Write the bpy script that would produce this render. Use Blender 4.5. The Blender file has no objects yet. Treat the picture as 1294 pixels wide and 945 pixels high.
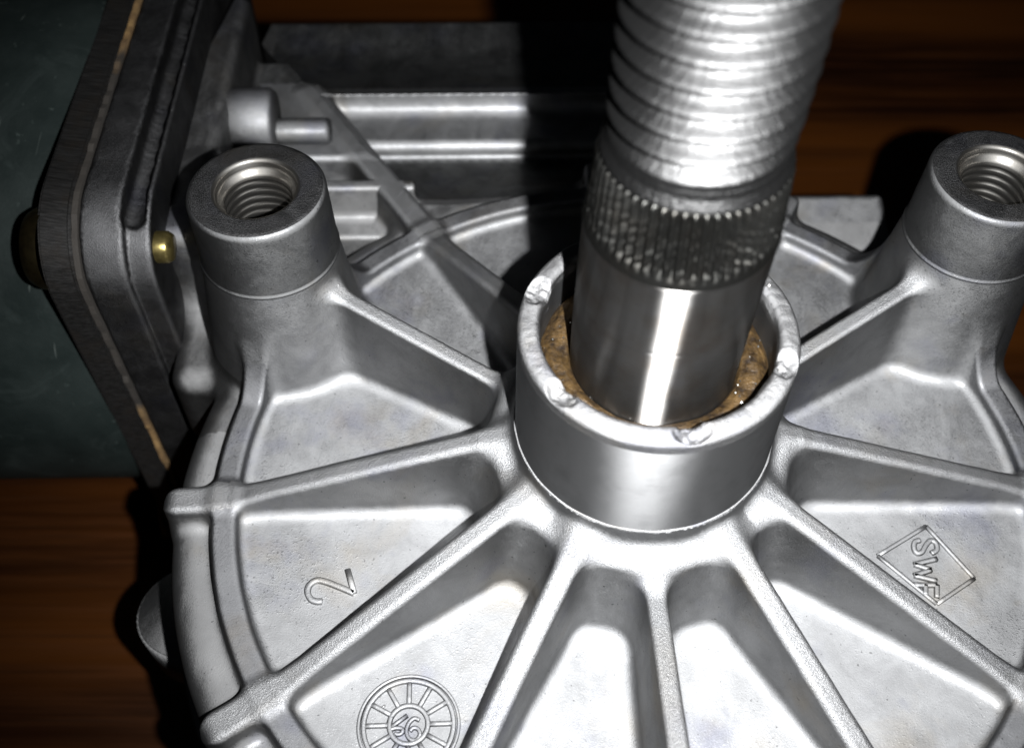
# A cast aluminium geared motor (wiper drive) on a wooden table, lit by the flash beside the lens.
# Geometry is laid out in millimetres about the output-shaft axis (z = 0 at the foot of the hub sleeve)
# and written to the meshes in metres, with the table top at world z = 0.
import bpy, bmesh, math, random
import numpy as np
from mathutils import Matrix, Vector

MM = 0.001
TABLE = -67.5                       # table top in mm below the hub foot
sc = bpy.context.scene
rnd = random.Random(7)


def W(x, y, z):
    return Vector((x * MM, y * MM, (z - TABLE) * MM))


# ------------------------------------------------------------------ camera
CAM = (-3.369, -61.0, 86.793)
YAW, PITCH, ROLL, FPX = -0.1544, 0.9280, 0.0050, 1369.8
d_ = Vector((math.sin(YAW) * math.cos(PITCH), math.cos(YAW) * math.cos(PITCH), -math.sin(PITCH)))
r0 = Vector((math.cos(YAW), -math.sin(YAW), 0))
u0 = r0.cross(d_)
cr = r0 * math.cos(ROLL) + u0 * math.sin(ROLL)
cu = -r0 * math.sin(ROLL) + u0 * math.cos(ROLL)
cam_data = bpy.data.cameras.new("camera")
cam = bpy.data.objects.new("camera", cam_data)
sc.collection.objects.link(cam)
rot = Matrix((cr, cu, -d_)).transposed().to_4x4()
cam.matrix_world = Matrix.Translation(W(*CAM)) @ rot
cam_data.sensor_width = 36.0
cam_data.sensor_fit = 'HORIZONTAL'
cam_data.lens = 36.0 * FPX / 1294.0
cam_data.clip_start = 0.004
cam_data.clip_end = 20.0
cam_data.dof.use_dof = True
cam_data.dof.focus_distance = 0.106
cam_data.dof.aperture_fstop = cam_data.lens / 1.25
sc.camera = cam

# ------------------------------------------------------------------ world, flash, exposure
world = bpy.data.worlds.new("World")
sc.world = world
world.use_nodes = True
bg = world.node_tree.nodes["Background"]
bg.inputs[0].default_value = (0.75, 0.85, 1.0, 1)
bg.inputs[1].default_value = 0.006

FLASH_RIGHT, FLASH_UP, FLASH_FWD = 11.4, -0.6, 0.0
fl = bpy.data.lights.new("phone_flash", 'SPOT')
fl.energy = 2.92
fl.color = (0.985, 0.992, 1.0)
fl.shadow_soft_size = 0.0010
fl.spot_size = math.radians(80)
fl.spot_blend = 1.0
flash = bpy.data.objects.new("phone_flash", fl)
sc.collection.objects.link(flash)
flash.matrix_world = Matrix.Translation(W(*CAM) + (cr * FLASH_RIGHT + cu * FLASH_UP + d_ * FLASH_FWD) * MM) @ rot @ Matrix.Rotation(math.radians(3.0), 4, 'X')

sc.view_settings.view_transform = 'Standard'
sc.view_settings.look = 'None'
sc.view_settings.exposure = 0.0
sc.view_settings.gamma = 1.0
sc.view_settings.use_curve_mapping = False
sc.cycles.max_bounces = 4
sc.cycles.use_denoising = True
sc.cycles.sample_clamp_indirect = 3.0
sc.cycles.blur_glossy = 0.5

# ------------------------------------------------------------------ materials


TONE = 0.55          # common scale of all surface tones (set against the flash power)


class NT:
    def __init__(self, name):
        self.m = bpy.data.materials.new(name)
        self.m.use_nodes = True
        self.t = self.m.node_tree
        self.b = self.t.nodes["Principled BSDF"]
        self.co = self.t.nodes.new("ShaderNodeTexCoord").outputs["Object"]

    def n(self, typ, **kw):
        nd = self.t.nodes.new(typ)
        for k, v in kw.items():
            setattr(nd, k, v)
        return nd

    def link(self, a, b):
        self.t.links.new(a, b)

    def noise(self, scale, detail=4, rough=0.55, stretch=None, off=(0, 0, 0), dist=0.0):
        co = self.co
        mp = self.n("ShaderNodeMapping")
        mp.inputs["Location"].default_value = off
        if stretch:
            mp.inputs["Scale"].default_value = stretch
        self.link(co, mp.inputs[0])
        nz = self.n("ShaderNodeTexNoise")
        nz.inputs["Scale"].default_value = scale
        nz.inputs["Detail"].default_value = detail
        nz.inputs["Roughness"].default_value = rough
        nz.inputs["Distortion"].default_value = dist
        self.link(mp.outputs[0], nz.inputs["Vector"])
        return nz.outputs["Fac"]

    def ramp(self, fac, a, b, va=0.0, vb=1.0):
        mr = self.n("ShaderNodeMapRange")
        mr.inputs["From Min"].default_value = a
        mr.inputs["From Max"].default_value = b
        mr.inputs["To Min"].default_value = va
        mr.inputs["To Max"].default_value = vb
        self.link(fac, mr.inputs["Value"])
        return mr.outputs[0]

    def mix(self, fac, c1, c2):
        mx = self.n("ShaderNodeMix", data_type='RGBA')
        if isinstance(fac, float):
            mx.inputs[0].default_value = fac
        else:
            self.link(fac, mx.inputs[0])
        for c, i in ((c1, 6), (c2, 7)):
            if isinstance(c, tuple):
                mx.inputs[i].default_value = (*[x * TONE for x in c], 1)
            else:
                self.link(c, mx.inputs[i])
        return mx.outputs[2]

    def math(self, op, a, b=None):
        m = self.n("ShaderNodeMath", operation=op)
        for v, i in ((a, 0), (b, 1)):
            if v is None:
                continue
            if isinstance(v, (int, float)):
                m.inputs[i].default_value = v
            else:
                self.link(v, m.inputs[i])
        return m.outputs[0]

    def bump(self, height, dist, strength=1.0, prev=None):
        bp = self.n("ShaderNodeBump")
        bp.inputs["Strength"].default_value = strength
        bp.inputs["Distance"].default_value = dist
        self.link(height, bp.inputs["Height"])
        if prev is not None:
            self.link(prev, bp.inputs["Normal"])
        return bp.outputs[0]

    def metal(self, color, rough, glint, glint_mix, dull, normal, aniso=0.0):
        """Rough metal: a broad Beckmann lobe for the frosted skin, a tighter one for burnished peaks, a little dull oxide."""
        out = self.t.nodes["Material Output"]
        self.t.nodes.remove(self.b)
        lobes = []
        for dist, r in (('BECKMANN', rough), ('GGX', glint)):
            g = self.n("ShaderNodeBsdfAnisotropic", distribution=dist)
            if isinstance(r, (int, float)):
                g.inputs["Roughness"].default_value = r
            else:
                self.link(r, g.inputs["Roughness"])
            if aniso:
                tg = self.n("ShaderNodeTangent", direction_type='RADIAL', axis='Z')
                g.inputs["Anisotropy"].default_value = aniso
                self.link(tg.outputs[0], g.inputs["Tangent"])
            lobes.append(g)
        df = self.n("ShaderNodeBsdfDiffuse")
        lobes.append(df)
        for g in lobes:
            self.link(color, g.inputs["Color"])
            self.link(normal, g.inputs["Normal"])
        m1 = self.n("ShaderNodeMixShader")
        if isinstance(glint_mix, (int, float)):
            m1.inputs[0].default_value = glint_mix
        else:
            self.link(glint_mix, m1.inputs[0])
        self.link(lobes[0].outputs[0], m1.inputs[1])
        self.link(lobes[1].outputs[0], m1.inputs[2])
        m2 = self.n("ShaderNodeMixShader")
        m2.inputs[0].default_value = dull
        self.link(m1.outputs[0], m2.inputs[1])
        self.link(df.outputs[0], m2.inputs[2])
        self.link(m2.outputs[0], out.inputs["Surface"])

    def put(self, sock, v):
        i = self.b.inputs[sock]
        if isinstance(v, tuple):
            i.default_value = (*v, 1) if len(v) == 3 else v
        elif isinstance(v, (int, float)):
            i.default_value = v
        else:
            self.link(v, i)


def cast_metal(name, base=(0.50, 0.504, 0.512), rough=0.725, glint=0.36, gmix=0.22, dull=0.06, grain=0.000026, dark=0.42, stain=0.38,
               mid=0.000010, seed=0.0, wall_shade=0.72, crest=0.0, speck=0.000012):
    """Grey die-cast aluminium: blotchy tone, bluish and oily stains, fine grain that glitters under the flash.
    wall: shade painted into the colour of upright faces; crest: handled ridges above the floor are burnished and grainy."""
    t = NT(name)
    o = (seed, seed * .7, seed * 1.3)
    big = t.noise(130, 5, 0.6, off=o)
    blot = t.noise(230, 8, 0.68, off=(3 + seed, 1, 2), dist=0.8)
    fine = t.noise(6200, 3, 0.65, off=o)
    vfine = t.noise(14000, 2, 0.5)
    mida = t.noise(900, 4, 0.55, off=(1, seed, 4))
    dk = tuple(c * dark for c in base)
    c = t.mix(t.ramp(big, 0.35, 0.65), tuple(x * 1.06 for x in base), tuple(x * 0.86 for x in base))
    c = t.mix(t.math('MULTIPLY', t.ramp(blot, 0.44, 0.72), stain), c, dk)
    blue = t.noise(120, 4, 0.55, off=(9, 4, seed))
    c = t.mix(t.math('MULTIPLY', t.ramp(blue, 0.56, 0.70), 0.42), c, (base[0] * 0.52, base[1] * 0.54, base[2] * 0.74))
    oil = t.noise(95, 4, 0.6, off=(2, 8, seed + 3), dist=0.5)
    c = t.mix(t.math('MULTIPLY', t.ramp(oil, 0.55, 0.75), 0.4), c, (base[0] * 0.86, base[1] * 0.72, base[2] * 0.50))
    pit = t.noise(2300, 2, 0.5, off=(5, 5, 1))
    c = t.mix(t.math('MULTIPLY', t.ramp(pit, 0.70, 0.75), 0.65), c, tuple(x * 0.2 for x in base))
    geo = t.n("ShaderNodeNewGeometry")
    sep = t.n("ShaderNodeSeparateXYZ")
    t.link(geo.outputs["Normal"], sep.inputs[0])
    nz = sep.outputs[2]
    side_noise = t.noise(1500, 4, 0.6, stretch=(1, 1, 0.12), off=(1, 6, 2))
    side = t.ramp(t.math('ADD', nz, t.ramp(side_noise, 0.3, 0.7, -0.07, 0.07)), 0.62, 0.18)
    if wall_shade < 1:  # upright faces darkened by their normal: shade put into the colour
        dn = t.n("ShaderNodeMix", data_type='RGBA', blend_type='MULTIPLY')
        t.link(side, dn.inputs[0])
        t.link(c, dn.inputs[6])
        dn.inputs[7].default_value = (wall_shade, wall_shade, wall_shade * 0.99, 1)
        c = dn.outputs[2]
    amp = 1.0
    gm = gmix
    if crest:
        sz = t.n("ShaderNodeSeparateXYZ")
        t.link(t.co, sz.inputs[0])
        cm = t.math('MULTIPLY', t.ramp(sz.outputs[2], 0.0560, 0.0566), t.ramp(nz, 0.35, 0.75))
        amp = t.math('ADD', 1.0, t.math('MULTIPLY', cm, crest))
        gm = t.math('ADD', gmix, t.math('MULTIPLY', cm, 0.16))
        c = t.mix(t.math('MULTIPLY', cm, 0.55), c, tuple(x * 0.84 for x in base))
    flow = t.noise(300, 6, 0.65, stretch=(1, 0.35, 1), off=(7, seed, 3), dist=1.2)
    r = t.math('ADD', t.ramp(flow, 0.3, 0.7, rough - 0.055, rough + 0.055), t.ramp(fine, 0.3, 0.7, -0.05, 0.05))
    scr = t.noise(160, 2, 0.5, stretch=(1, 22, 1), off=(2, seed, 1))
    b = t.bump(mida, mid, 1.0)
    b = t.bump(t.math('MULTIPLY', fine, amp), grain, 1.0, b)
    b = t.bump(t.math('MULTIPLY', vfine, amp), grain * 0.55, 1.0, b)
    b = t.bump(t.ramp(scr, 0.66, 0.72), -grain * 0.15, 1.0, b)
    # raised burnished grains in loose patches
    sk = t.math('MULTIPLY', t.ramp(t.noise(4600, 1, 0.5, off=(seed, 2, 7)), 0.58, 0.72), t.ramp(t.noise(140, 3, 0.6, off=(4, seed, 9)), 0.44, 0.60))
    b = t.bump(sk, speck, 1.0, b)
    r = t.math('SUBTRACT', r, t.math('MULTIPLY', sk, 0.12))
    t.metal(c, r, glint, gm, dull, b)
    return t.m


def turned_metal(name, base, rough, glint, gmix, dull=0.03, ring=0.000004, streak=0.0, scale=9000, brown=0.0, spots=0.3, aniso=0.0):
    """Machined metal with fine turning lines round the z axis of its own lathe and slight handling marks."""
    t = NT(name)
    rings = t.noise(scale, 2, 0.6, stretch=(0.03, 0.03, 1))
    blot = t.noise(330, 5, 0.6)
    grain = t.noise(6500, 2, 0.5)
    c = t.mix(t.math('MULTIPLY', t.ramp(blot, 0.5, 0.72), spots), base, tuple(x * 0.55 for x in base))
    if brown:
        br = t.noise(260, 4, 0.6, off=(4, 4, 4))
        c = t.mix(t.math('MULTIPLY', t.ramp(br, 0.45, 0.7), brown), c, (0.22, 0.13, 0.05))
    b = t.bump(rings, ring, 1.0)
    b = t.bump(grain, ring * 1.1, 1.0, b)
    if streak:
        st = t.noise(900, 3, 0.6, stretch=(1, 1, 0.04), off=(1, 2, 3))
        b = t.bump(st, streak, 1.0, b)
    t.metal(c, t.ramp(blot, 0.3, 0.7, rough - 0.012, rough + 0.018), glint, gmix, dull, b, aniso)
    return t.m


def grease_mat():
    t = NT("brown_grease")
    a = t.noise(900, 5, 0.65)
    g = t.noise(4200, 3, 0.6)
    c = t.mix(t.ramp(a, 0.35, 0.68), (0.016, 0.0085, 0.003), (0.115, 0.067, 0.022))
    t.put("Base Color", c)
    t.put("Metallic", 0.25)
    t.put("Roughness", t.ramp(g, 0.3, 0.7, 0.36, 0.6))
    b = t.bump(a, 0.00018, 1.0)
    b = t.bump(g, 0.00005, 1.0, b)
    t.put("Normal", b)
    return t.m


def paint_mat():
    t = NT("dark_green_black_paint")
    a = t.noise(90, 6, 0.65)
    s = t.noise(600, 4, 0.6, stretch=(1, 1, 1))
    c = t.mix(t.ramp(a, 0.35, 0.7), (0.013, 0.019, 0.018), (0.026, 0.035, 0.033))
    c = t.mix(t.math('MULTIPLY', t.ramp(s, 0.66, 0.76), 0.5), c, (0.0960, 0.1216, 0.1120))
    t.put("Base Color", c)
    t.put("Roughness", t.ramp(a, 0.3, 0.7, 0.42, 0.6))
    t.put("Specular IOR Level", 0.12)
    sc2 = t.noise(55, 6, 0.7, off=(3, 1, 5), dist=1.5)
    c = t.mix(t.math('MULTIPLY', t.ramp(sc2, 0.55, 0.72), 0.55), c, (0.055, 0.07, 0.067))
    ln = t.noise(240, 2, 0.5, stretch=(6, 0.5, 0.5), off=(1, 9, 2))
    c = t.mix(t.math('MULTIPLY', t.ramp(ln, 0.70, 0.74), 0.5), c, (0.12, 0.14, 0.13))
    t.put("Base Color", c)
    t.put("Normal", t.bump(t.noise(2500, 3, 0.6), 0.00003))
    return t.m


def steel_edge_mat():
    """Sheared steel flange: dark scale with close vertical shear marks and brown rust."""
    t = NT("sheared_dark_steel")
    st = t.noise(5200, 3, 0.7, stretch=(0.05, 1, 1), off=(1, 1, 1))
    a = t.noise(260, 5, 0.6)
    c = t.mix(t.ramp(st, 0.4, 0.65), (0.014, 0.0135, 0.013), (0.042, 0.041, 0.040))
    c = t.mix(t.math('MULTIPLY', t.ramp(a, 0.5, 0.7), 0.6), c, (0.034, 0.027, 0.021))
    t.put("Base Color", c)
    t.put("Metallic", 0.5)
    t.put("Roughness", 0.5)
    t.put("Normal", t.bump(st, 0.00003))
    return t.m


def gasket_mat():
    t = NT("tan_gasket_paper")
    a = t.noise(700, 5, 0.6)
    c = t.mix(t.ramp(a, 0.35, 0.65), (0.1600, 0.0896, 0.0320), (0.2880, 0.1760, 0.0640))
    # oil soaked into the paper round the bolt corner
    d = t.n("ShaderNodeVectorMath", operation='DISTANCE')
    t.link(t.co, d.inputs[0])
    d.inputs[1].default_value = (-0.0625, 0.0125, 0.066)
    wob = t.math('ADD', d.outputs["Value"], t.ramp(t.noise(120, 3), 0.3, 0.7, -0.006, 0.006))
    c = t.mix(t.ramp(wob, 0.026, 0.032), (0.0256, 0.0208, 0.0160), c)
    t.put("Base Color", c)
    t.put("Roughness", 0.8)
    t.put("Normal", t.bump(a, 0.00012))
    return t.m


def brass_mat(name, base, rough, metal=0.9):
    t = NT(name)
    a = t.noise(1200, 3, 0.6)
    t.put("Base Color", t.mix(t.ramp(a, 0.4, 0.7), base, tuple(x * 0.5 for x in base)))
    t.put("Metallic", metal)
    t.put("Roughness", rough)
    t.put("Normal", t.bump(a, 0.00002))
    return t.m


def wood_mat():
    t = NT("varnished_brown_wood")
    mp = t.n("ShaderNodeMapping")
    mp.inputs["Rotation"].default_value = (0, 0, math.radians(-9))
    t.link(t.co, mp.inputs[0])
    t.co = mp.outputs[0]
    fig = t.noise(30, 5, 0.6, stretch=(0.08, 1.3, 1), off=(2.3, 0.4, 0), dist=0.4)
    gr = t.noise(520, 5, 0.7, stretch=(0.03, 1.0, 1))
    pore = t.noise(1500, 2, 0.5, stretch=(0.02, 1.0, 1), off=(3, 1, 0))
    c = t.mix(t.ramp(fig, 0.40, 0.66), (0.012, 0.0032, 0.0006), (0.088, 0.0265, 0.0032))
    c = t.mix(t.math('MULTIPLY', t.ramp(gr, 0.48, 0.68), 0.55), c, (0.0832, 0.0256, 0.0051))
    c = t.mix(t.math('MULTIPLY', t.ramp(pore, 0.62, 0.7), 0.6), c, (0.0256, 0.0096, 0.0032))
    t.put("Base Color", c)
    t.put("Roughness", t.ramp(gr, 0.3, 0.7, 0.38, 0.55))
    t.put("Specular IOR Level", 0.15)
    t.put("Normal", t.bump(gr, 0.00008))
    return t.m


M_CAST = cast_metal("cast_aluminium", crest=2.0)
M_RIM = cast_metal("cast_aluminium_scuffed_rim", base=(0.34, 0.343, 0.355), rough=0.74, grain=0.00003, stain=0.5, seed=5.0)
M_WALL = cast_metal("cast_aluminium_blasted", base=(0.46, 0.46, 0.462), rough=0.78, dull=0.07, grain=0.00002, stain=0.2, seed=7.0, wall_shade=0.8)
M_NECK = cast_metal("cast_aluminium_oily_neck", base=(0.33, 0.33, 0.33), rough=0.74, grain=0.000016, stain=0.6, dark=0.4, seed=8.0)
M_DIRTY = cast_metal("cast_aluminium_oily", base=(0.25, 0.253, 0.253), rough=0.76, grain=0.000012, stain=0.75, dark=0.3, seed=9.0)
M_FLANGE = cast_metal("cast_aluminium_dark_flange", base=(0.19, 0.19, 0.195), rough=0.70, gmix=0.25, grain=0.00005, stain=0.7, dark=0.35, seed=11.0, wall_shade=0.75)
M_COLLAR = cast_metal("machined_boss_aluminium", base=(0.31, 0.313, 0.317), rough=0.74, grain=0.00002, stain=0.4, seed=13.0, wall_shade=0.78)
M_BOSS_TOP = cast_metal("scuffed_boss_face", base=(0.10, 0.10, 0.102), rough=0.68, gmix=0.3, grain=0.00012, stain=0.8, dark=0.25, seed=15.0, wall_shade=1.0)
M_SLEEVE = turned_metal("turned_aluminium_sleeve", (0.40, 0.403, 0.407), 0.69, 0.34, 0.09, 0.06, ring=0.000003, streak=0.000002, aniso=0.42)
M_SLEEVE_TOP = cast_metal("hammered_aluminium_lip", base=(0.48, 0.48, 0.485), rough=0.76, gmix=0.12, grain=0.00006, stain=0.3, seed=17.0, wall_shade=0.8)
M_STEEL = turned_metal("bright_shaft_steel", (0.46, 0.45, 0.435), 0.56, 0.20, 0.20, 0.02, ring=0.0000015, streak=0.000003, brown=0.35, aniso=0.72)
M_KNURL = turned_metal("dull_knurled_steel", (0.085, 0.085, 0.08), 0.62, 0.36, 0.3, 0.05, ring=0.00001, brown=0.06)
M_THREAD = turned_metal("scuffed_thread_steel", (0.11, 0.11, 0.11), 0.55, 0.34, 0.3, 0.05, ring=0.00003)
M_BORE = turned_metal("tapped_bore_metal", (0.34, 0.33, 0.31), 0.58, 0.26, 0.5, 0.04, ring=0.000006, brown=0.12)
M_GREASE = grease_mat()
M_PAINT = paint_mat()
M_SHEAR = steel_edge_mat()
M_GASKET = gasket_mat()
M_BRASS = brass_mat("yellow_zinc_screw", (0.40, 0.32, 0.12), 0.32)
M_BOLT = brass_mat("dark_olive_bolt", (0.04, 0.030, 0.012), 0.5)
M_WOOD = wood_mat()

# ------------------------------------------------------------------ object helpers


def link(name, mesh, mat, parent=None, smooth=True):
    o = bpy.data.objects.new(name, mesh)
    sc.collection.objects.link(o)
    if mat:
        mesh.materials.append(mat)
    if smooth:
        mesh.polygons.foreach_set("use_smooth", np.ones(len(mesh.polygons), dtype=bool))
    if parent:
        o.parent = parent
    return o


def mesh_np(name, V, F, normals=None):
    """V (n,3) in mm, F (m,4) quads."""
    me = bpy.data.meshes.new(name)
    V = np.asarray(V, np.float64) * MM
    V[:, 2] -= TABLE * MM
    n, m, k = len(V), len(F), F.shape[1]
    me.vertices.add(n)
    me.vertices.foreach_set("co", V.astype(np.float32).ravel())
    me.loops.add(m * k)
    me.loops.foreach_set("vertex_index", F.astype(np.int32).ravel())
    me.polygons.add(m)
    me.polygons.foreach_set("loop_start", np.arange(0, m * k, k, dtype=np.int32))
    me.polygons.foreach_set("use_smooth", np.ones(m, dtype=bool))
    me.update(calc_edges=True)
    if normals is not None:
        me.normals_split_custom_set_from_vertices(normals.astype(np.float32))
    return me


def grid_faces(nr, nc, wrap=True):
    i, j = np.meshgrid(np.arange(nr - 1), np.arange(nc if wrap else nc - 1), indexing='ij')
    j2 = (j + 1) % nc
    return np.stack([i * nc + j, i * nc + j2, (i + 1) * nc + j2, (i + 1) * nc + j], -1).reshape(-1, 4)


def lathe(profile, n=128, cx=0.0, cy=0.0, disp=None):
    """profile: list of (r, z) bottom to top on the outside; disp(R, Z, TH) -> R, Z."""
    P = np.array(profile, float)
    th = np.linspace(0, 2 * np.pi, n, endpoint=False)
    R = np.repeat(P[:, :1], n, 1)
    Z = np.repeat(P[:, 1:], n, 1)
    TH = np.repeat(th[None], len(P), 0)
    if disp:
        R, Z = disp(R, Z, TH)
    V = np.stack([cx + R * np.cos(TH), cy + R * np.sin(TH), Z], -1).reshape(-1, 3)
    return V, grid_faces(len(P), n)


def dense(profile, step):
    out = [profile[0]]
    for a, b in zip(profile[:-1], profile[1:]):
        L = math.hypot(b[0] - a[0], b[1] - a[1])
        k = max(1, int(math.ceil(L / step)))
        for i in range(1, k + 1):
            t = i / k
            out.append((a[0] + (b[0] - a[0]) * t, a[1] + (b[1] - a[1]) * t))
    return out


def arc(cx, cz, r, a0, a1, n=6):
    return [(cx + r * math.cos(math.radians(a0 + (a1 - a0) * i / n)), cz + r * math.sin(math.radians(a0 + (a1 - a0) * i / n))) for i in range(n + 1)]


# ------------------------------------------------------------------ table
def table():
    me = bpy.data.meshes.new("table")
    bm = bmesh.new()
    bmesh.ops.create_cube(bm, size=1.0)
    for v in bm.verts:
        v.co = Vector((v.co.x * 1.2, v.co.y * 0.9 + 0.15, (v.co.z - 0.5) * 0.028))
    bmesh.ops.bevel(bm, geom=list(bm.edges), offset=0.003, segments=3, affect='EDGES')
    bm.to_mesh(me)
    bm.free()
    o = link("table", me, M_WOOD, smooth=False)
    o["kind"] = "structure"
    o["label"] = "varnished orange-brown wooden table top under the motor"
    return o


table()

# ------------------------------------------------------------------ the motor: root
motor = bpy.data.objects.new("geared_motor", None)
sc.collection.objects.link(motor)
motor.location = (0, 0, 0)
motor["label"] = "cast aluminium geared motor with ribbed round cover and threaded output shaft"
motor["category"] = "motor"

# ------------------------------------------------------------------ signed-distance casting
A0 = math.radians(10.0)
CU, SU = math.cos(A0), math.sin(A0)
BOSS_R, BOSS_A = 43.786, [160.83, 40.83, 280.83]
BOSSES = [(BOSS_R * math.cos(math.radians(a)), BOSS_R * math.sin(math.radians(a))) for a in BOSS_A]
RIBS = [(251.0, 's'), (222.8, 's'), (192.5, 's'), (132.0, 'j'), (101.0, 's'), (70.5, 's'), (7.5, 's'), (336.0, 's'), (310.6, 's'),
        (160.83, 'b'), (40.0, 'b'), (280.6, 'b')]
FLOOR, RIMZ = -12.6, -10.8


def smin(a, b, k):
    h = np.clip(0.5 + 0.5 * (b - a) / k, 0, 1)
    return b + (a - b) * h - k * h * (1 - h)


def smax(a, b, k):
    return -smin(-a, -b, k)


def rmax(a, b, r):
    a = a + r
    b = b + r
    return np.minimum(np.maximum(a, b), 0) + np.sqrt(np.maximum(a, 0) ** 2 + np.maximum(b, 0) ** 2) - r


def rbox(x, y, z, c, h, r):
    qx = np.abs(x - c[0]) - h[0] + r
    qy = np.abs(y - c[1]) - h[1] + r
    qz = np.abs(z - c[2]) - h[2] + r
    return np.sqrt(np.maximum(qx, 0) ** 2 + np.maximum(qy, 0) ** 2 + np.maximum(qz, 0) ** 2) + np.minimum(np.maximum(qx, np.maximum(qy, qz)), 0) - r


def rib_top(s, kind):
    if kind == 'b':
        return -4.1 + np.clip(s - 15.5, 0, 21) * 0.16
    return -2.1 - np.clip((s - 16.0) / 26.0, 0, 1) * 8.65


def rib_sdf(X, Y, Z, ang, kind):
    a = math.radians(ang)
    s = X * math.cos(a) + Y * math.sin(a)
    t = -X * math.sin(a) + Y * math.cos(a)
    zt = rib_top(s, kind)
    if kind == 'b':
        hw, end, r = 0.95, 41.0, 0.5
    elif kind == 'j':
        hw, end, r = 1.25, 77.0, 0.8
    else:
        hw, end, r = 1.12, 49.2, 0.7
    hw = hw + np.clip((s - 38.0) / 6.0, 0, 1) * (0.0 if kind == 'b' else 0.45)
    w = hw + 0.075 * np.maximum(zt - Z, 0)
    q1 = np.abs(t) - w
    q2 = (Z - zt) * (0.95 if kind == 's' else 0.99)
    d = rmax(q1, q2, r)
    d = rmax(d, s - end, 1.9)
    return np.maximum(d, 8.0 - s)


def boss_sdf(X, Y, Z, i):
    bx, by = BOSSES[i]
    rr = np.sqrt((X - bx) ** 2 + (Y - by) ** 2)
    q1 = (rr - (7.34 + 0.125 * (2.0 - Z))) * 0.99
    return np.maximum(q1, Z - 2.0), rr


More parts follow.
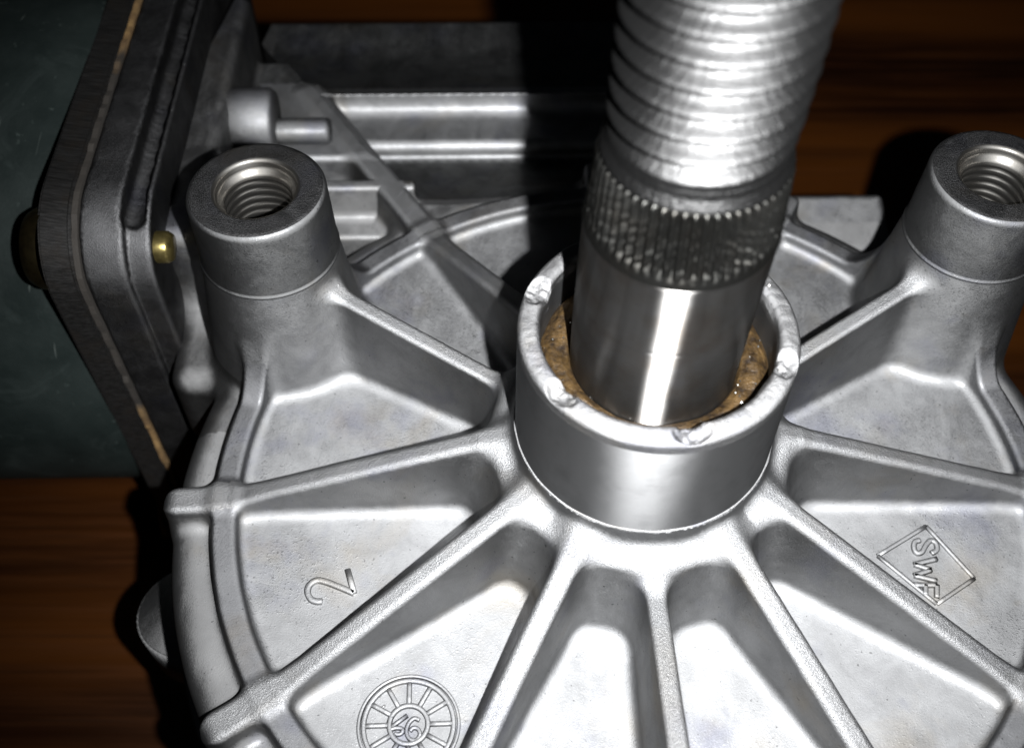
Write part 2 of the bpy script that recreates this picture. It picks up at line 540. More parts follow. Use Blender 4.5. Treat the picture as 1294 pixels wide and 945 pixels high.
def casting(P):
    X, Y, Z = P[:, 0], P[:, 1], P[:, 2]
    R = np.sqrt(X * X + Y * Y)
    Uc = X * CU + Y * SU
    Vc = -X * SU + Y * CU
    # floor and ledge of the round cover
    d = np.maximum(R - 43.4, Z - FLOOR)
    ledge = rmax(R - 48.9, Z + 13.5, 3.2)
    d = smin(d, ledge, 0.5)
    # neck towards the motor flange
    neck = rbox(Uc, Vc, Z, (-51.0, 51.0, -28.0), (3.0, 23.5, 25.4), 1.6)
    neck = smin(neck, rbox(Uc, Vc, Z, (-46.0, 35.0, -28.0), (7.0, 7.5, 25.0), 3.0), 2.0)
    shelf = rbox(Uc, Vc, Z, (-46.5, 31.5, -26.0), (6.2, 16.0, 11.6), 2.6)
    neck = smin(neck, shelf, 5.0)
    d = smin(d, neck, 3.0)
    # worm housing behind the cover
    tj = -X * math.sin(math.radians(132)) + Y * math.cos(math.radians(132))      # across the long rib, right side negative
    low = rbox(Uc, Vc, Z, (-18.0, 66.0, -34.0), (39.0, 22.5, 20.6), 0.6)
    low = np.maximum(low, (Z + 13.6 + (np.minimum(Vc, 60) - 44.0) * 0.26) * 0.96)
    front = rbox(Uc, Vc, Z, (-18.0, 47.0, -30.0), (39.0, 12.0, 16.6), 0.6)
    front = np.maximum(front, (Z + 13.6 + (Vc - 44.0) * 0.26) * 0.96)
    right = np.minimum(low, front)
    lip = rbox(Uc, Vc, Z, (-18.0, 60.0, -18.0), (39.0, 5.5, 1.7), 0.25)           # thin casting line at the foot of the step
    tier1 = rbox(Uc, Vc, Z, (-18.0, 70.0, -24.0), (38.8, 14.4, 9.9), 1.3)
    right = smin(np.minimum(right, lip), tier1, 0.6)
    roof = np.maximum((Z + 11.6 + (Vc - 64.0) * 0.34) * 0.94, np.maximum(62.9 - Vc, Vc - 92.0))
    roof = np.maximum(roof, np.maximum(np.abs(Uc + 18.0) - 38.6, -30.0 - Z))
    right = smin(right, roof, 2.2)
    right = np.maximum(right, tj)
    plate = rbox(Uc, Vc, Z, (22.0, 40.0, -30.0), (17.5, 9.6, 15.0), 1.0)
    plate = smax(plate, (Z + 20.0 - (Vc - 38.0) * 0.2) * 0.96, 1.5)
    stepb = rbox(Uc, Vc, Z, (-42.0, 60.0, -21.0), (14.0, 10.3, 10.0), 0.8)       # block left of the long rib
    stepf = rbox(Uc, Vc, Z, (-36.0, 47.0, -26.0), (12.0, 7.0, 10.0), 0.6)
    back = np.maximum((Z + 13.0 + (Vc - 66.0) * 0.4) * 0.93, np.maximum(np.abs(Uc + 44.0) - 16.0, np.maximum(64.0 - Vc, Vc - 92.0)))
    left = np.maximum(np.minimum(smin(stepb, stepf, 1.4), back), -tj)
    wm = np.minimum(np.minimum(right, left), plate)
    d = smin(d, wm, 1.0)
    # rim
    az = np.degrees(np.arctan2(Y, X)) % 360
    top = np.full_like(Z, RIMZ)
    for ba in BOSS_A:
        da = np.abs((az - ba + 180) % 360 - 180)
        top = top + 12.0 * np.clip(1 - (da - 8.0) / 8.5, 0, 1) ** 2
    rim = rmax(np.abs(R - 42.5) - 1.3 - 0.05 * np.maximum(top - Z - 1, 0), (Z - top) * 0.85, 0.5)
    d = smin(d, rim, 1.1)
    # collar round the hub
    zt = -2.5 - 0.05 * (R - 13.0)
    collar = rmax((R - (14.7 + 0.22 * np.maximum(-2.4 - Z, 0))) * 0.97, Z - zt, 0.9)
    collar = smin(collar, rmax(R - 12.56, Z, 0.08), 1.7)
    # ribs
    rb = None
    for ang, kind in RIBS:
        q = rib_sdf(X, Y, Z, ang, kind)
        rb = q if rb is None else np.minimum(rb, q)
    c = smin(rb, collar, 2.6)
    for i in range(3):
        b, rr = boss_sdf(X, Y, Z, i)
        c = smin(c, b, 2.4)
    # horizontal web from the left boss to the long rib
    web = rbox(Uc, Vc, Z, (-33.5, 44.6, -14.0), (9.0, 0.9, 3.2), 0.5)
    c = np.minimum(c, web)
    d = smin(d, c, 1.35)
    for i in range(3):
        bx, by = BOSSES[i]
        rr = np.sqrt((X - bx) ** 2 + (Y - by) ** 2)
        d = np.maximum(d, -np.maximum(rr - 4.6, -9.0 - Z))
        d = np.maximum(d, np.minimum(Z - 2.0, 7.5 - rr + 2.0) if False else np.where(rr < 8.5, Z - 2.0, d))
    # slow casting waviness
    d = d + 0.010 * np.sin(X * 0.9 + 1.3 * np.sin(Y * 0.5)) * np.sin(Y * 0.83 + 0.7) + 0.006 * np.sin(X * 2.1 + Y * 1.7) * np.sin(Z * 2.3 + Y)
    return np.maximum(d, -26.0 - Z)


def flange_casting(P):
    X, Y, Z = P[:, 0], P[:, 1], P[:, 2]
    u = X * CU + Y * SU
    v = -X * SU + Y * CU
    wob = 0.10 * np.sin(v * 3.1 + 2 * np.sin(v * 1.7)) + 0.08 * np.sin(v * 7.3 + z_phase(Z))
    a = square_plate(u, v, Z, -56.9, 2.4, 35.0, 9.0, 0.5)
    b = square_plate(u, v, Z, -54.4, 2.6, 34.2, 8.5, 0.5)
    d = smin(a, b, 0.3)
    slot = rbox(u, v, Z, (-53.6, 58.5, 6.6), (1.15, 34.0, 5.4), 1.0)
    d = smax(d, -(slot + wob * 0.12), 0.35)
    return d + 0.02 * np.sin(v * 1.3) * np.sin(Z * 1.1)


def z_phase(Z):
    return Z * 2.0


MC = (55.5, -31.0)      # motor axis in (v, z)


def square_plate(u, v, Z, uc, hu, half, corner, edge):
    qv = np.abs(v - MC[0]) - half + corner
    qz = np.abs(Z - MC[1]) - half + corner
    s2 = np.sqrt(np.maximum(qv, 0) ** 2 + np.maximum(qz, 0) ** 2) + np.minimum(np.maximum(qv, qz), 0) - corner
    return rmax(s2, np.abs(u - uc) - hu, edge)


def surface_net(sdf, lo, hi, h, B=8):
    lo = np.array(lo, float)
    n = np.ceil((np.array(hi) - lo) / (h * B)).astype(int)
    # coarse cull, 4x4x4 blocks first
    def cull(idx, size):
        ctr = lo + (idx + 0.5) * size
        d = np.empty(len(idx), np.float32)
        for s in range(0, len(idx), 400000):
            d[s:s + 400000] = sdf(ctr[s:s + 400000].astype(np.float32))
        return idx[np.abs(d) < size * 0.87 * 1.25 + 0.1]
    n4 = (n + 3) // 4
    g = np.stack(np.meshgrid(*[np.arange(k) for k in n4], indexing='ij'), -1).reshape(-1, 3)
    g = cull(g, h * B * 4)
    sub = np.stack(np.meshgrid(*[np.arange(4)] * 3, indexing='ij'), -1).reshape(-1, 3)
    g = (g[:, None] * 4 + sub[None]).reshape(-1, 3)
    g = cull(g, h * B)
    N = n4 * 4 * B + 2
    loc = np.stack(np.meshgrid(*[np.arange(B + 1)] * 3, indexing='ij'), -1).reshape(-1, 3)
    corners = np.array([(i, j, k) for i in (0, 1) for j in (0, 1) for k in (0, 1)])
    edges = [(a, b) for a in range(8) for b in range(a + 1, 8) if np.abs(corners[a] - corners[b]).sum() == 1]
    keys, verts, quads = [], [], [[], [], []]
    CH = max(1, 500000 // (B + 1) ** 3)
    for s in range(0, len(g), CH):
        gb = g[s:s + CH]
        ii = gb[:, None] * B + loc[None]
        pts = (lo + ii.reshape(-1, 3) * h).astype(np.float32)
        val = sdf(pts).reshape(len(gb), B + 1, B + 1, B + 1)
        c8 = np.stack([val[:, i:B + i, j:B + j, k:B + k] for i, j, k in corners], -1)
        ins = c8 < 0
        cnt = ins.sum(-1)
        mb, mi, mj, mk = np.nonzero((cnt > 0) & (cnt < 8))
        if len(mb) == 0:
            continue
        cv = c8[mb, mi, mj, mk]
        cell = gb[mb] * B + np.stack([mi, mj, mk], -1)
        acc = np.zeros((len(cell), 3))
        num = np.zeros(len(cell))
        for a, b in edges:
            x = (cv[:, a] < 0) != (cv[:, b] < 0)
            tt = cv[:, a] / np.where(x, cv[:, a] - cv[:, b], 1)
            p = corners[a] + (corners[b] - corners[a]) * tt[:, None]
            acc += np.where(x[:, None], p, 0)
            num += x
        keys.append((cell[:, 0] * N[1] + cell[:, 1]) * N[2] + cell[:, 2])
        verts.append(lo + (cell + acc / num[:, None]) * h)
        for ax in range(3):
            oc = [4, 2, 1][ax]
            x = (cv[:, 0] < 0) != (cv[:, oc] < 0)
            quads[ax].append(np.concatenate([cell[x], (cv[x, 0] < 0)[:, None]], 1))
    key = np.concatenate(keys)
    V = np.concatenate(verts)
    o = np.argsort(key)
    key, V = key[o], V[o]
    F = []
    for ax in range(3):
        q = np.concatenate(quads[ax])
        c, flip = q[:, :3], q[:, 3].astype(bool)
        a1, a2 = [(1, 2), (2, 0), (0, 1)][ax]
        offs = []
        for da, db in ((0, 0), (1, 0), (1, 1), (0, 1)):
            cc = c.copy()
            cc[:, a1] -= da
            cc[:, a2] -= db
            kk = (cc[:, 0] * N[1] + cc[:, 1]) * N[2] + cc[:, 2]
            j = np.clip(np.searchsorted(key, kk), 0, len(key) - 1)
            offs.append(np.where(key[j] == kk, j, -1))
        f = np.stack(offs, -1)
        f[~flip] = f[~flip][:, ::-1]
        F.append(f[(f >= 0).all(1)])
    F = np.concatenate(F)
    # settle vertices on the surface and take normals from the field
    def grad(P):
        e = h * 0.35
        G = np.empty_like(P)
        for ax in range(3):
            dp = np.zeros(3)
            dp[ax] = e
            G[:, ax] = sdf((P + dp).astype(np.float32)) - sdf((P - dp).astype(np.float32))
        return G / np.maximum(np.linalg.norm(G, axis=1, keepdims=True), 1e-9)
    G = grad(V)
    V = V - np.clip(sdf(V.astype(np.float32)), -h * .5, h * .5)[:, None] * G * 0.8
    G = grad(V)
    return V, F, G


def sub_mesh(name, V, F, G, mask):
    f = F[mask]
    used, inv = np.unique(f, return_inverse=True)
    return mesh_np(name, V[used], inv.reshape(f.shape), G[used])


def build_cover():
    V, F, G = surface_net(casting, (-62, -51, -26.4), (46, 97, 2.6), 0.27)
    c = V[F].mean(1)
    n = G[F].mean(1)
    X, Y, Z = c.T
    R = np.hypot(X, Y)
    u = X * CU + Y * SU
    v = -X * SU + Y * CU
    lab = np.zeros(len(F), int)                                     # 0 = pocket floor
    names = {0: ("cover_floor", M_CAST)}
    lab[(R > 43.75) | (Z < -15.5)] = 1
    names[1] = ("cover_wall", M_WALL)
    worm = (v > 44.5) & (R > 43.9) & (u > -48)
    lab[worm] = 2
    names[2] = ("worm_housing", M_CAST)
    tj = -X * math.sin(math.radians(132)) + Y * math.cos(math.radians(132))
    dirty = worm & (((v < 55.0) & (tj < 0)) | (v > 65.2))
    dirty &= ~((u > 21) & (v < 52))
    lab[dirty] = 3
    names[3] = ("oily_housing_face", M_DIRTY)
    neck = (u < -40.5) & (v > 8) & (R > 44.5) & (~worm | (u < -47.0))
    lab[neck] = 4
    names[4] = ("motor_neck", M_NECK)
    rim = (np.abs(R - 42.55) < 1.45) & (Z > -12.3)
    lab[rim] = 5
    names[5] = ("rim", M_RIM)
    col = (R < 17.0) & (Z > -11.8)
    lab[col] = 6
    names[6] = ("hub_collar", M_CAST)
    k = 10
    for ang, kind in RIBS:
        a = math.radians(ang)
        s = X * math.cos(a) + Y * math.sin(a)
        t = -X * math.sin(a) + Y * math.cos(a)
        zt = rib_top(s, kind)
        end = {'s': 49.6, 'b': 37.0, 'j': 77.4}[kind]
        hw = 1.35 + 0.075 * np.maximum(zt - Z, 0) + np.clip((s - 38) / 6, 0, 1) * 0.4
        m = (np.abs(t) < hw) & (s > 15.9) & (s < end) & (Z > np.maximum(FLOOR + 0.7, zt - 30)) & (Z > -14.2)
        m &= ~((R > 43.9) & (Z < -12.9))
        lab[m] = k
        names[k] = ("rib", M_CAST)
        k += 1
    for bx, by in BOSSES:
        rr = np.hypot(X - bx, Y - by)
        m = (rr < 7.9 + 0.125 * (2.0 - Z)) & (Z > -11.6)
        lab[m] = k
        names[k] = ("mounting_boss", M_CAST)
        k += 1
    out = {}
    for i, (nm, mat) in names.items():
        m = lab == i
        if m.sum() < 20:
            continue
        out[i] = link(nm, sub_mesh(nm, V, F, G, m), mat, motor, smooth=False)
    return out, k


cover_parts, last = build_cover()
boss_objs = [cover_parts.get(last - 3 + i) for i in range(3)]
cover_floor = cover_parts[0]

# ------------------------------------------------------------------ lower gear case under the cover
V, F = lathe(dense([(2, -26), (48.0, -26.0), (50.2, -26.0), (50.6, -26.6), (50.6, -30.4), (50.2, -31), (47.0, -31.2), (46.0, -50.0), (44.0, -67.0), (42, -67.4), (2, -67.4)][::-1], 6), 160)
gear_case = link("gear_case", mesh_np("gear_case", V, F), M_WALL, motor)


def prism(name, pts, z0, z1, mat, parent, bevel=0.8, seg=3):
    """Upright prism over a plan outline (mm) with rounded edges."""
    me = bpy.data.meshes.new(name)
    bm = bmesh.new()
    vs = [bm.verts.new(W(x, y, z0)) for x, y in pts]
    f = bm.faces.new(vs)
    r = bmesh.ops.extrude_face_region(bm, geom=[f])
    for e in r["geom"]:
        if isinstance(e, bmesh.types.BMVert):
            e.co.z = (z1 - TABLE) * MM
    bmesh.ops.recalc_face_normals(bm, faces=list(bm.faces))
    if bevel:
        bmesh.ops.bevel(bm, geom=list(bm.edges), offset=bevel * MM, segments=seg, affect='EDGES', clamp_overlap=True)
    bm.to_mesh(me)
    bm.free()
    o = link(name, me, mat, parent)
    return o


def uvxy(u, v):
    return u * CU - v * SU, u * SU + v * CU


ear = [(49.0 + 7.4 * math.cos(math.radians(a)), 6.2 * math.sin(math.radians(a))) for a in range(-90, 91, 6)] + [(44, 6.2), (44, -6.2)]
ea = math.radians(196.5)
prism("screw_ear", [(x * math.cos(ea) - y * math.sin(ea), x * math.sin(ea) + y * math.cos(ea)) for x, y in ear], -38.0, -30.0, M_WALL, motor, 0.8)
box = [uvxy(-38, 40), uvxy(22, 40), uvxy(22, 90), uvxy(-38, 90)]
prism("gearbox_base", box, -67.4, -25.8, M_DIRTY, motor, 1.5)

# ------------------------------------------------------------------ hub sleeve, grease, shaft
noiseA = np.random.default_rng(3).random((400, 80)).astype(float)


def vn(T, Z, ft, fz):
    """Smooth value noise round a lathe: ft cells round the turn, fz cells per mm."""
    a = (T / (2 * np.pi)) % 1.0 * ft
    b = np.abs(Z * fz)
    i, j = np.floor(a).astype(int), np.floor(b).astype(int)
    fa, fb = a - i, b - j
    fa, fb = fa * fa * (3 - 2 * fa), fb * fb * (3 - 2 * fb)
    g = lambda p, q: noiseA[(p % int(ft)) % 400, q % 80]
    return (g(i, j) * (1 - fa) + g(i + 1, j) * fa) * (1 - fb) + (g(i, j + 1) * (1 - fa) + g(i + 1, j + 1) * fa) * fb


DENTS = [168, 228, 288, 348, 48, 108]
prof = [(12.30, -0.6), (12.38, 0.0), (12.34, 6.0), (12.30, 13.2)] + arc(11.65, 13.45, 0.66, 0, 75, 6) + [(11.2, 14.2), (10.75, 14.18), (10.45, 13.9), (10.3, 13.3), (10.25, 8.8)]


def sleeve_disp(R, Z, TH):
    # hammered lip with six staking dents
    lip = np.clip((Z - 12.8) / 1.0, 0, 1) * (R > 10.28)
    Z = Z + lip * (0.05 * np.sin(TH * 5 + 1) + 0.03 * np.sin(TH * 13 + 2) - 0.05)
    for i, a in enumerate(DENTS):
        da = (np.degrees(TH) - a + 180) % 360 - 180
        s = np.radians(da) * 11.2
        q = ((s + 0.2 * math.sin(i * 5)) / (1.6 + 0.2 * math.sin(i * 3.3))) ** 2 + ((R - 11.2) / 1.05) ** 2
        Z = Z - np.where(Z > 12.0, (0.75 + 0.5 * (vn(TH, R * 3, 200, 1.0) - 0.5)) * np.clip(1 - q, 0, 1) ** 0.5, 0)
    nn = (vn(TH, R + Z, 300, 3.1) - 0.5) * 0.07 + (vn(TH, R + Z, 120, 1.3) - 0.5) * 0.05
    Z = Z + np.where((Z > 12.2) & (R > 10.28), nn * np.clip((12.2 - R) / 0.3, 0, 1), 0)
    R = R + (R < 10.4) * (0.12 * np.sin(TH * 11 + 0.5) * np.sin(TH * 4))
    return R, Z


V, F = lathe(dense(prof, 0.28), 420, disp=sleeve_disp)
me = mesh_np("hub_sleeve", V, F)
sleeve = link("hub_sleeve", me, M_SLEEVE, motor)
me.materials.append(M_SLEEVE_TOP)
cz = np.empty(len(me.polygons) * 3, np.float32)
me.polygons.foreach_get("center", cz)
cz = cz.reshape(-1, 3)
top = (cz[:, 2] / MM + TABLE > 12.75)
me.polygons.foreach_set("material_index", top.astype(np.int32))
me.update()

V, F = lathe(dense([(12.35, -0.02), (12.52, 0.0), (12.56, 0.05), (12.5, 0.10), (12.3, 0.13)], 0.1), 240,
             disp=lambda R, Z, T: (R + 0.03 * np.sin(T * 31) * np.sin(T * 7), Z + 0.03 * np.sin(T * 19)))
link("sleeve_seam", mesh_np("sleeve_seam", V, F), M_SLEEVE_TOP, sleeve)


def grease_disp(R, Z, T):
    m = np.clip((R - 7.0) / 1.2, 0, 1) * np.clip((10.4 - R) / 0.6, 0, 1)
    return R, Z + m * (0.12 * np.sin(T * 5 + 1) + 0.05 * np.sin(T * 13 + R * 3) + 0.03 * np.sin(T * 29 + R * 7) * np.sin(R * 5 + T * 3))


V, F = lathe(dense([(10.5, 9.2), (10.0, 9.8), (9.3, 10.3), (8.3, 10.4), (7.7, 10.1), (7.3, 9.2)], 0.15), 360, disp=grease_disp)
link("grease_ring", mesh_np("grease_ring", V, F), M_GREASE, motor)

TILT = 0.022


def lean(V):
    V = V.copy()
    V[:, 0] += TILT * (V[:, 2] - 14.0) * np.clip((V[:, 2] - 8) / 10, 0, 1)
    return V


sp = dense([(7.5, 8.0), (7.52, 14.0), (7.56, 19.4), (7.545, 19.5), (7.545, 19.6), (7.56, 19.7), (7.58, 24.6)] + [(7.58, 25.4), (7.57, 26.2), (7.58, 26.9), (7.56, 27.2), (7.3, 27.4)], 0.25)
V, F = lathe(sp, 256)
shaft = link("output_shaft", mesh_np("output_shaft", lean(V), F), M_STEEL, motor)

def knurl_disp(R, Z, T):
    f = np.clip((Z - 27.9) / 1.0, 0, 1) * np.clip((34.5 - Z) / 0.5, 0, 1)
    ph = T * 58 + (Z - 27) * 0.42
    tooth = 1 - np.abs((ph / (2 * np.pi)) % 1.0 * 2 - 1) * 2
    wear = np.clip((33.0 - Z) / 4.0, 0.0, 1)
    dmg = vn(T, Z, 116, 2.4) - 0.5
    return R + f * (0.26 * tooth * (1 - 0.35 * wear) - 0.12 + (0.06 + 0.20 * wear) * dmg), Z


kp = dense([(7.3, 27.0), (7.62, 27.3), (7.05, 34.2), (6.8, 34.5), (6.3, 34.6)], 0.14)
V, F = lathe(kp, 900, disp=knurl_disp)
link("knurled_taper", mesh_np("knurled_taper", lean(V), F), M_KNURL, shaft)

PITCH_T = 1.95


def thread_disp(R, Z, T):
    f = np.clip((Z - 36.0) / 1.6, 0, 1)
    ph = (Z / PITCH_T - T / (2 * np.pi)) % 1.0
    tri = 0.5 - 0.5 * np.cos(ph * 2 * np.pi)
    n = vn(T, Z, 160, 3.0) - 0.5
    n2 = vn(T, Z, 40, 1.1) - 0.5
    base = np.where(Z < 60, R, R)
    return base - f * 1.15 * tri ** 0.8 + 0.03 * n + 0.05 * (vn(T, Z, 380, 5.0) - 0.5), Z


tp = dense([(6.2, 34.4), (7.02, 34.5), (6.95, 34.75), (6.66, 35.5), (6.62, 36.4), (6.85, 37.6), (6.9, 60.5), (6.0, 61.8), (0.05, 61.9)], 0.16)
V, F = lathe(tp, 480, disp=thread_disp)
link("thread", mesh_np("thread", lean(V), F), M_THREAD, shaft)

# ------------------------------------------------------------------ threaded tops of the bosses


def collar_disp(R, Z, T):
    # tapped bore: helical groove below the countersink
    bore = (R < 4.0) & (Z < 9.2)
    ph = (Z / 1.0 - T / (2 * np.pi)) % 1.0
    tri = np.abs(ph * 2 - 1)
    f = np.clip((9.2 - Z) / 0.9, 0, 1)
    wob = 0.05 * np.sin(T * 3 + 1)
    R = R + np.where(bore, f * 0.24 * np.clip(tri * 3.2 - 2.2, 0, 1), 0) + np.where(Z > 10.0, wob * 0.6, 0)
    return R, Z


cp = [(7.25, 1.55), (7.46, 2.0), (7.44, 2.18), (7.32, 2.28), (7.12, 9.3)] + arc(6.35, 9.82, 0.75, 0, 85, 6) + [(6.2, 10.57), (4.45, 10.57), (4.15, 10.35), (4.0, 9.6), (3.5, 9.0), (3.42, 8.6), (3.42, -6.5), (0.05, -7.4)]
for i, (bx, by) in enumerate(BOSSES):
    V, F = lathe(dense(cp, 0.2), 220, bx, by, collar_disp)
    me = mesh_np("boss_collar", V, F)
    o = link("boss_collar", me, M_COLLAR, boss_objs[i] or motor)
    me.materials.append(M_BORE)
    me.materials.append(M_BOSS_TOP)
    cz = np.empty(len(me.polygons) * 3, np.float32)
    me.polygons.foreach_get("center", cz)
    cz = cz.reshape(-1, 3)
    inner = np.hypot(cz[:, 0] / MM - bx, cz[:, 1] / MM - by) < 4.42
    flat = (cz[:, 2] / MM + TABLE > 10.42) & ~inner
    me.polygons.foreach_set("material_index", inner.astype(np.int32) + 2 * flat.astype(np.int32))
    me.update()

# ------------------------------------------------------------------ raised marks on the pocket floor
r3, u3, d3 = np.array(cr), np.array(cu), np.array(d_)


def at(px, py, z=FLOOR):
    v = d3 + (px - 647) / FPX * r3 + (472.5 - py) / FPX * u3
    s = (z - CAM[2]) / v[2]
    q = np.array(CAM) + s * v
    return q[0], q[1]


def ridge(lines, w, h, z0=FLOOR - 0.15):
    """Half-round raised strokes along plan polylines."""
    VV, FF, off = [], [], 0
    prof = [(-1, 0), (-0.9, 0.8), (-0.6, 1.0), (0.6, 1.0), (0.9, 0.8), (1, 0)]
    for ln, closed in lines:
        p = np.array(ln, float)
        n = len(p)
        if closed:
            tg = np.roll(p, -1, 0) - np.roll(p, 1, 0)
        else:
            tg = np.gradient(p, axis=0)
        tg /= np.linalg.norm(tg, axis=1, keepdims=True) + 1e-9
        nr = np.stack([-tg[:, 1], tg[:, 0]], -1)
        ring = np.stack([np.concatenate([p + nr * (a * w), np.full((n, 1), z0 + b * (h + 0.15))], 1) for a, b in prof], 1)
        VV.append(ring.reshape(-1, 3))
        k = len(prof)
        for i in range(n if closed else n - 1):
            i2 = (i + 1) % n
            for j in range(k - 1):
                FF.append((off + i * k + j, off + i2 * k + j, off + i2 * k + j + 1, off + i * k + j + 1))
        if not closed:
            for i in (0, n - 1):
                FF.append((off + i * k, off + i * k + 1, off + i * k + 4, off + i * k + 5))
                FF.append((off + i * k + 1, off + i * k + 2, off + i * k + 3, off + i * k + 4))
        off += n * k
    return np.concatenate(VV), np.array(FF)


def smooth_line(pts, sub=5):
    p = np.array(pts, float)
    if len(p) < 3:
        return p
    q = np.concatenate([[2 * p[0] - p[1]], p, [2 * p[-1] - p[-2]]])
    out = []
    for i in range(1, len(q) - 2):
        for s in range(sub):
            t = s / sub
            out.append(0.5 * (2 * q[i] + (q[i + 1] - q[i - 1]) * t + (2 * q[i - 1] - 5 * q[i] + 4 * q[i + 1] - q[i + 2]) * t * t
                              + (3 * q[i] - q[i - 1] - 3 * q[i + 1] + q[i + 2]) * t ** 3))
    out.append(p[-1])
    return np.array(out)


def mark(name, lines, w, h):
    V, F = ridge(lines, w, h)
    me = mesh_np(name, V, F)
    bm = bmesh.new()
    bm.from_mesh(me)
    bmesh.ops.recalc_face_normals(bm, faces=list(bm.faces))
    bm.to_mesh(me)
    bm.free()
    return link(name, me, M_CAST, cover_floor)


two = [at(439.6, 720.7), at(443.6, 735.5), at(447.7, 750.5)]
two2 = smooth_line([at(447.5, 750.0), at(432, 743.5), at(414, 736.5), at(401, 734), at(391.5, 740), at(389, 749), at(393, 757.5), at(400, 760.5), at(407.5, 760.5)])
mark("raised_numeral_two", [(two, False), (two2, False)], 0.33, 0.42)

DC = at(516.5, 916)


def circ(r, n=72):
    return [(DC[0] + r * math.cos(2 * math.pi * i / n), DC[1] + r * math.sin(2 * math.pi * i / n)) for i in range(n)]


dial = mark("raised_date_dial", [(circ(4.15), True), (circ(1.78, 48), True)], 0.25, 0.4)
mark("raised_dial_ring", [(circ(4.62), True)], 0.17, 0.3)
sp = []
for i in range(12):
    a = math.radians(30 * i + 11)
    sp.append(([(DC[0] + r * math.cos(a), DC[1] + r * math.sin(a)) for r in (1.8, 2.6, 3.4, 4.15)], False))
mark("raised_dial_spokes", sp, 0.24, 0.38)


def zp(x, y):
    return at(440 + x / 7.19, 840 + y / 7.19)


dig = [([zp(385, 572), zp(460, 520), zp(540, 462)], False),
       (smooth_line([zp(385, 590), zp(440, 576), zp(492, 585), zp(490, 620), zp(455, 636), zp(425, 625)]), False),
       (smooth_line([zp(650, 505), zp(600, 490), zp(552, 535), zp(530, 605), zp(552, 668), zp(610, 690), zp(652, 645), zp(640, 590), zp(595, 575), zp(562, 605)]), False)]
mark("raised_dial_digits", dig, 0.2, 0.38)
mark("raised_dial_dot", [([zp(318, 375), zp(322, 381), zp(326, 386)], False)], 0.22, 0.22)


def zs(x, y):
    return at(1080 + x / 5.907, 640 + y / 5.907)


def seg(a, b, n=6):
    return [(a[0] + (b[0] - a[0]) * i / n, a[1] + (b[1] - a[1]) * i / n) for i in range(n + 1)]


T_, R_, B_, L_ = zs(530, 150), zs(890, 540), zs(610, 730), zs(170, 370)
mark("raised_diamond_frame", [(seg(T_, R_), False), (seg(R_, B_), False), (seg(B_, L_), False), (seg(L_, T_), False)], 0.23, 0.3)


def letter(pts, y0, wd):
    return [zs(440 + b * 170, y0 + a * wd) for a, b in pts]


S = smooth_line(letter([(.95, .75), (.7, 1), (.25, .95), (.08, .72), (.4, .52), (.85, .35), (.92, .12), (.6, 0), (.2, .03), (.05, .25)], 250, 110))
Wl = letter([(0, 1), (.25, 0)], 395, 165), letter([(.25, 0), (.5, .75)], 395, 165), letter([(.5, .75), (.75, 0)], 395, 165), letter([(.75, 0), (1, 1)], 395, 165)
Fl = letter([(0, 0), (0, 1)], 590, 105), letter([(0, 1), (.9, 1)], 590, 105), letter([(0, .5), (.7, .5)], 590, 105)
mark("raised_letters", [(S, False)] + [(seg(a, b), False) for a, b in Wl] + [(seg(a, b), False) for a, b in Fl], 0.28, 0.4)

# ------------------------------------------------------------------ flange, gasket, steel flange, motor can
fx, fy = [], []
V, F, G = surface_net(flange_casting, (-85, -5, -67.5), (-30, 105, 6), 0.5)
flange = link("motor_flange", mesh_np("motor_flange", V, F, G), M_FLANGE, motor, smooth=False)


def uplate(name, uc0, uc1, half, corner, mat, parent, bevel=0.5, n=10, jag=0.0):
    """Rounded square plate across the motor axis."""
    pts = []
    for k, (sv, sz) in enumerate(((1, 1), (-1, 1), (-1, -1), (1, -1))):
        for i in range(n + 1):
            a = math.radians(90 * k + 90 * i / n)
            pts.append((MC[0] + sv * (half - corner) + corner * math.cos(a), MC[1] + sz * (half - corner) + corner * math.sin(a)))
    if jag:
        q = []
        for (a, b) in zip(pts, pts[1:] + pts[:1]):
            L = math.hypot(b[0] - a[0], b[1] - a[1])
            m = max(1, int(L / 1.2))
            for i in range(m):
                t = i / m
                q.append((a[0] + (b[0] - a[0]) * t + rnd.uniform(-jag, jag), a[1] + (b[1] - a[1]) * t + rnd.uniform(-jag, jag)))
        pts = q
    me = bpy.data.meshes.new(name)
    bm = bmesh.new()
    vs = []
    for v, z in pts:
        x, y = uvxy(uc0, v)
        vs.append(bm.verts.new(W(x, y, z)))
    f = bm.faces.new(vs)
    r = bmesh.ops.extrude_face_region(bm, geom=[f])
    du = Vector((CU, SU, 0)) * ((uc1 - uc0) * MM)
    bmesh.ops.translate(bm, verts=[e for e in r["geom"] if isinstance(e, bmesh.types.BMVert)], vec=du)
    bmesh.ops.recalc_face_normals(bm, faces=list(bm.faces))
    if bevel:
        ed = [e for e in bm.edges if len(e.link_faces) == 2 and e.calc_face_angle(0) > 0.8]
        bmesh.ops.bevel(bm, geom=ed, offset=bevel * MM, segments=2, affect='EDGES', clamp_overlap=True)
    bm.to_mesh(me)
    bm.free()
    return link(name, me, mat, parent, smooth=False)


gasket = uplate("gasket", -59.95, -59.3, 35.15, 9.0, M_GASKET, motor, bevel=0, jag=0.22)
steel = uplate("steel_end_flange", -63.6, -60.0, 35.4, 9.4, M_SHEAR, motor, bevel=0.35)


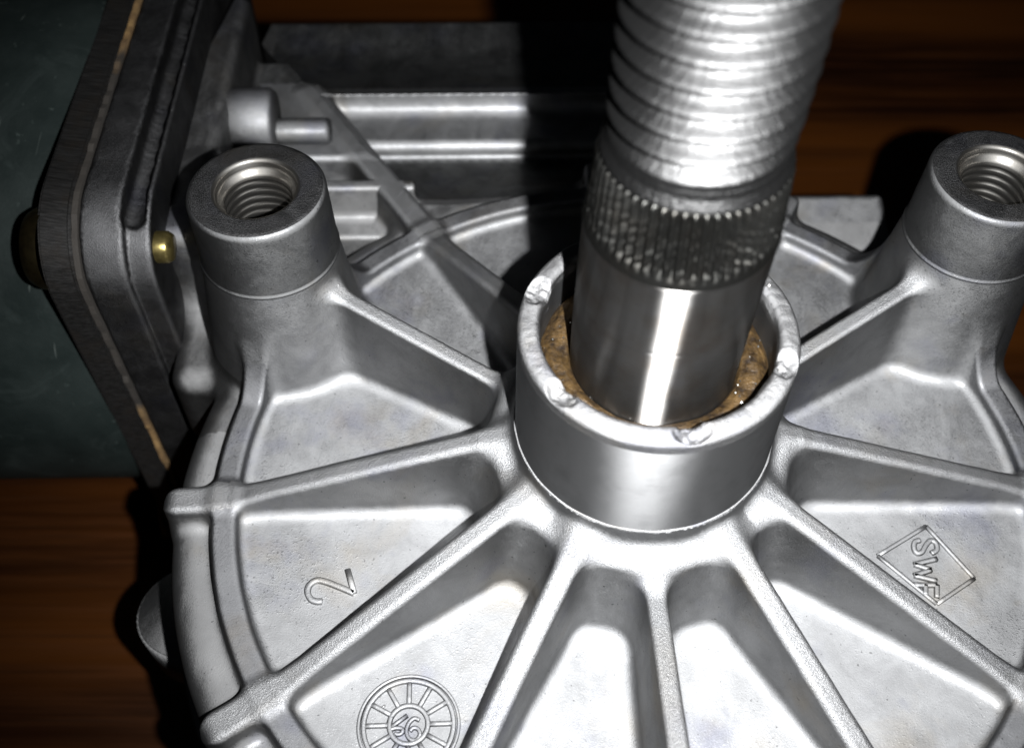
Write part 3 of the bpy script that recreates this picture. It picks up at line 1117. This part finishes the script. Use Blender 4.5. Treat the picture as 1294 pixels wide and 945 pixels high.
def ucyl(name, prof, v0, z0, mat, parent, n=96, phase=0.0):
    """Lathe about an axis along u; prof (radius, u)."""
    P = np.array(prof, float)
    th = np.linspace(0, 2 * np.pi, n, endpoint=False) + phase
    R = np.repeat(P[:, :1], n, 1)
    Uq = np.repeat(P[:, 1:], n, 1)
    T = np.repeat(th[None], len(P), 0)
    v = v0 + R * np.cos(T)
    z = z0 + R * np.sin(T)
    V = np.stack([Uq * CU - v * SU, Uq * SU + v * CU, z], -1).reshape(-1, 3)
    me = mesh_np(name, V, grid_faces(len(P), n))
    bm = bmesh.new()
    bm.from_mesh(me)
    bmesh.ops.recalc_face_normals(bm, faces=list(bm.faces))
    bm.to_mesh(me)
    bm.free()
    return link(name, me, mat, parent)


can = ucyl("motor_can", [(0.1, -160), (33.0, -160), (36.0, -157.5), (36.2, -154), (36.2, -68), (35.6, -64.6), (35.2, -63.4)], MC[0], MC[1], M_PAINT, motor, 160)
for sv, sz in ((-1, 1), (1, 1), (-1, -1), (1, -1)):
    bv, bz = MC[0] + sv * 30.6, MC[1] + sz * 29.4
    b = ucyl("flange_bolt", [(0.05, -66.2), (2.4, -66.1), (4.1, -65.4), (4.6, -64.5), (4.7, -63.4)], bv, bz, M_BOLT, motor, 48)
    ucyl("bolt_tip", [(1.8, -52.0), (1.8, -50.6), (1.5, -50.1), (0.05, -50.0)], bv, bz, M_BRASS, b, 40)

# plug and stub on the neck
plug = ucyl("neck_plug", [(0.05, -50.2), (4.1, -50.0), (4.1, -43.4), (3.7, -42.8), (0.05, -42.7)], 53.0, -7.2, M_CAST, motor, 64)
ucyl("plug_stub", [(2.0, -43.5), (2.0, -36.4), (1.6, -35.9), (0.05, -35.8)], 53.0, -9.2, M_COLLAR, plug, 6, 0.35)

# ------------------------------------------------------------------ swarf in the grease and on the lip
fm = brass_mat("bright_swarf", (0.75, 0.74, 0.70), 0.3)
VV, FF = [], []
for k in range(60):
    a = rnd.uniform(0, 2 * math.pi)
    if k < 45:
        r, z = rnd.uniform(7.7, 10.0), 10.55
        z += 0.12
    else:
        r, z = rnd.uniform(10.7, 11.8), 14.22
    q = rnd.uniform(0.04, 0.10) * (1.6 if rnd.random() < 0.08 else 1.0)
    cxx, cyy = r * math.cos(a), r * math.sin(a)
    b = len(VV)
    for i in range(4):
        t = i * math.pi / 2 + rnd.uniform(-0.5, 0.5)
        VV.append((cxx + q * math.cos(t), cyy + q * math.sin(t), z + rnd.uniform(-0.08, 0.08)))
    VV.append((cxx, cyy, z - 0.22))
    FF += [(b, b + 1, b + 2, b + 3), (b, b + 4, b + 1, b + 1), (b + 1, b + 4, b + 2, b + 2), (b + 2, b + 4, b + 3, b + 3), (b + 3, b + 4, b, b)]
me = bpy.data.meshes.new("metal_swarf")
me.from_pydata([W(*v) for v in VV], [], [tuple(dict.fromkeys(f)) for f in FF])
me.update()
sw = link("metal_swarf", me, fm, motor, smooth=False)
sw["kind"] = "stuff"

# ------------------------------------------------------------------ labels of parts that look different from the rest
for o, text in ((shaft, "bright turned steel output shaft with knurled taper and coarse thread"), (can, "dark green-black painted motor can"),
                (gasket, "tan paper gasket squeezed between the flanges"), (steel, "dark sheared steel flange of the motor can"),
                (sleeve, "turned aluminium hub sleeve with staked dents in its lip")):
    o["label"] = text
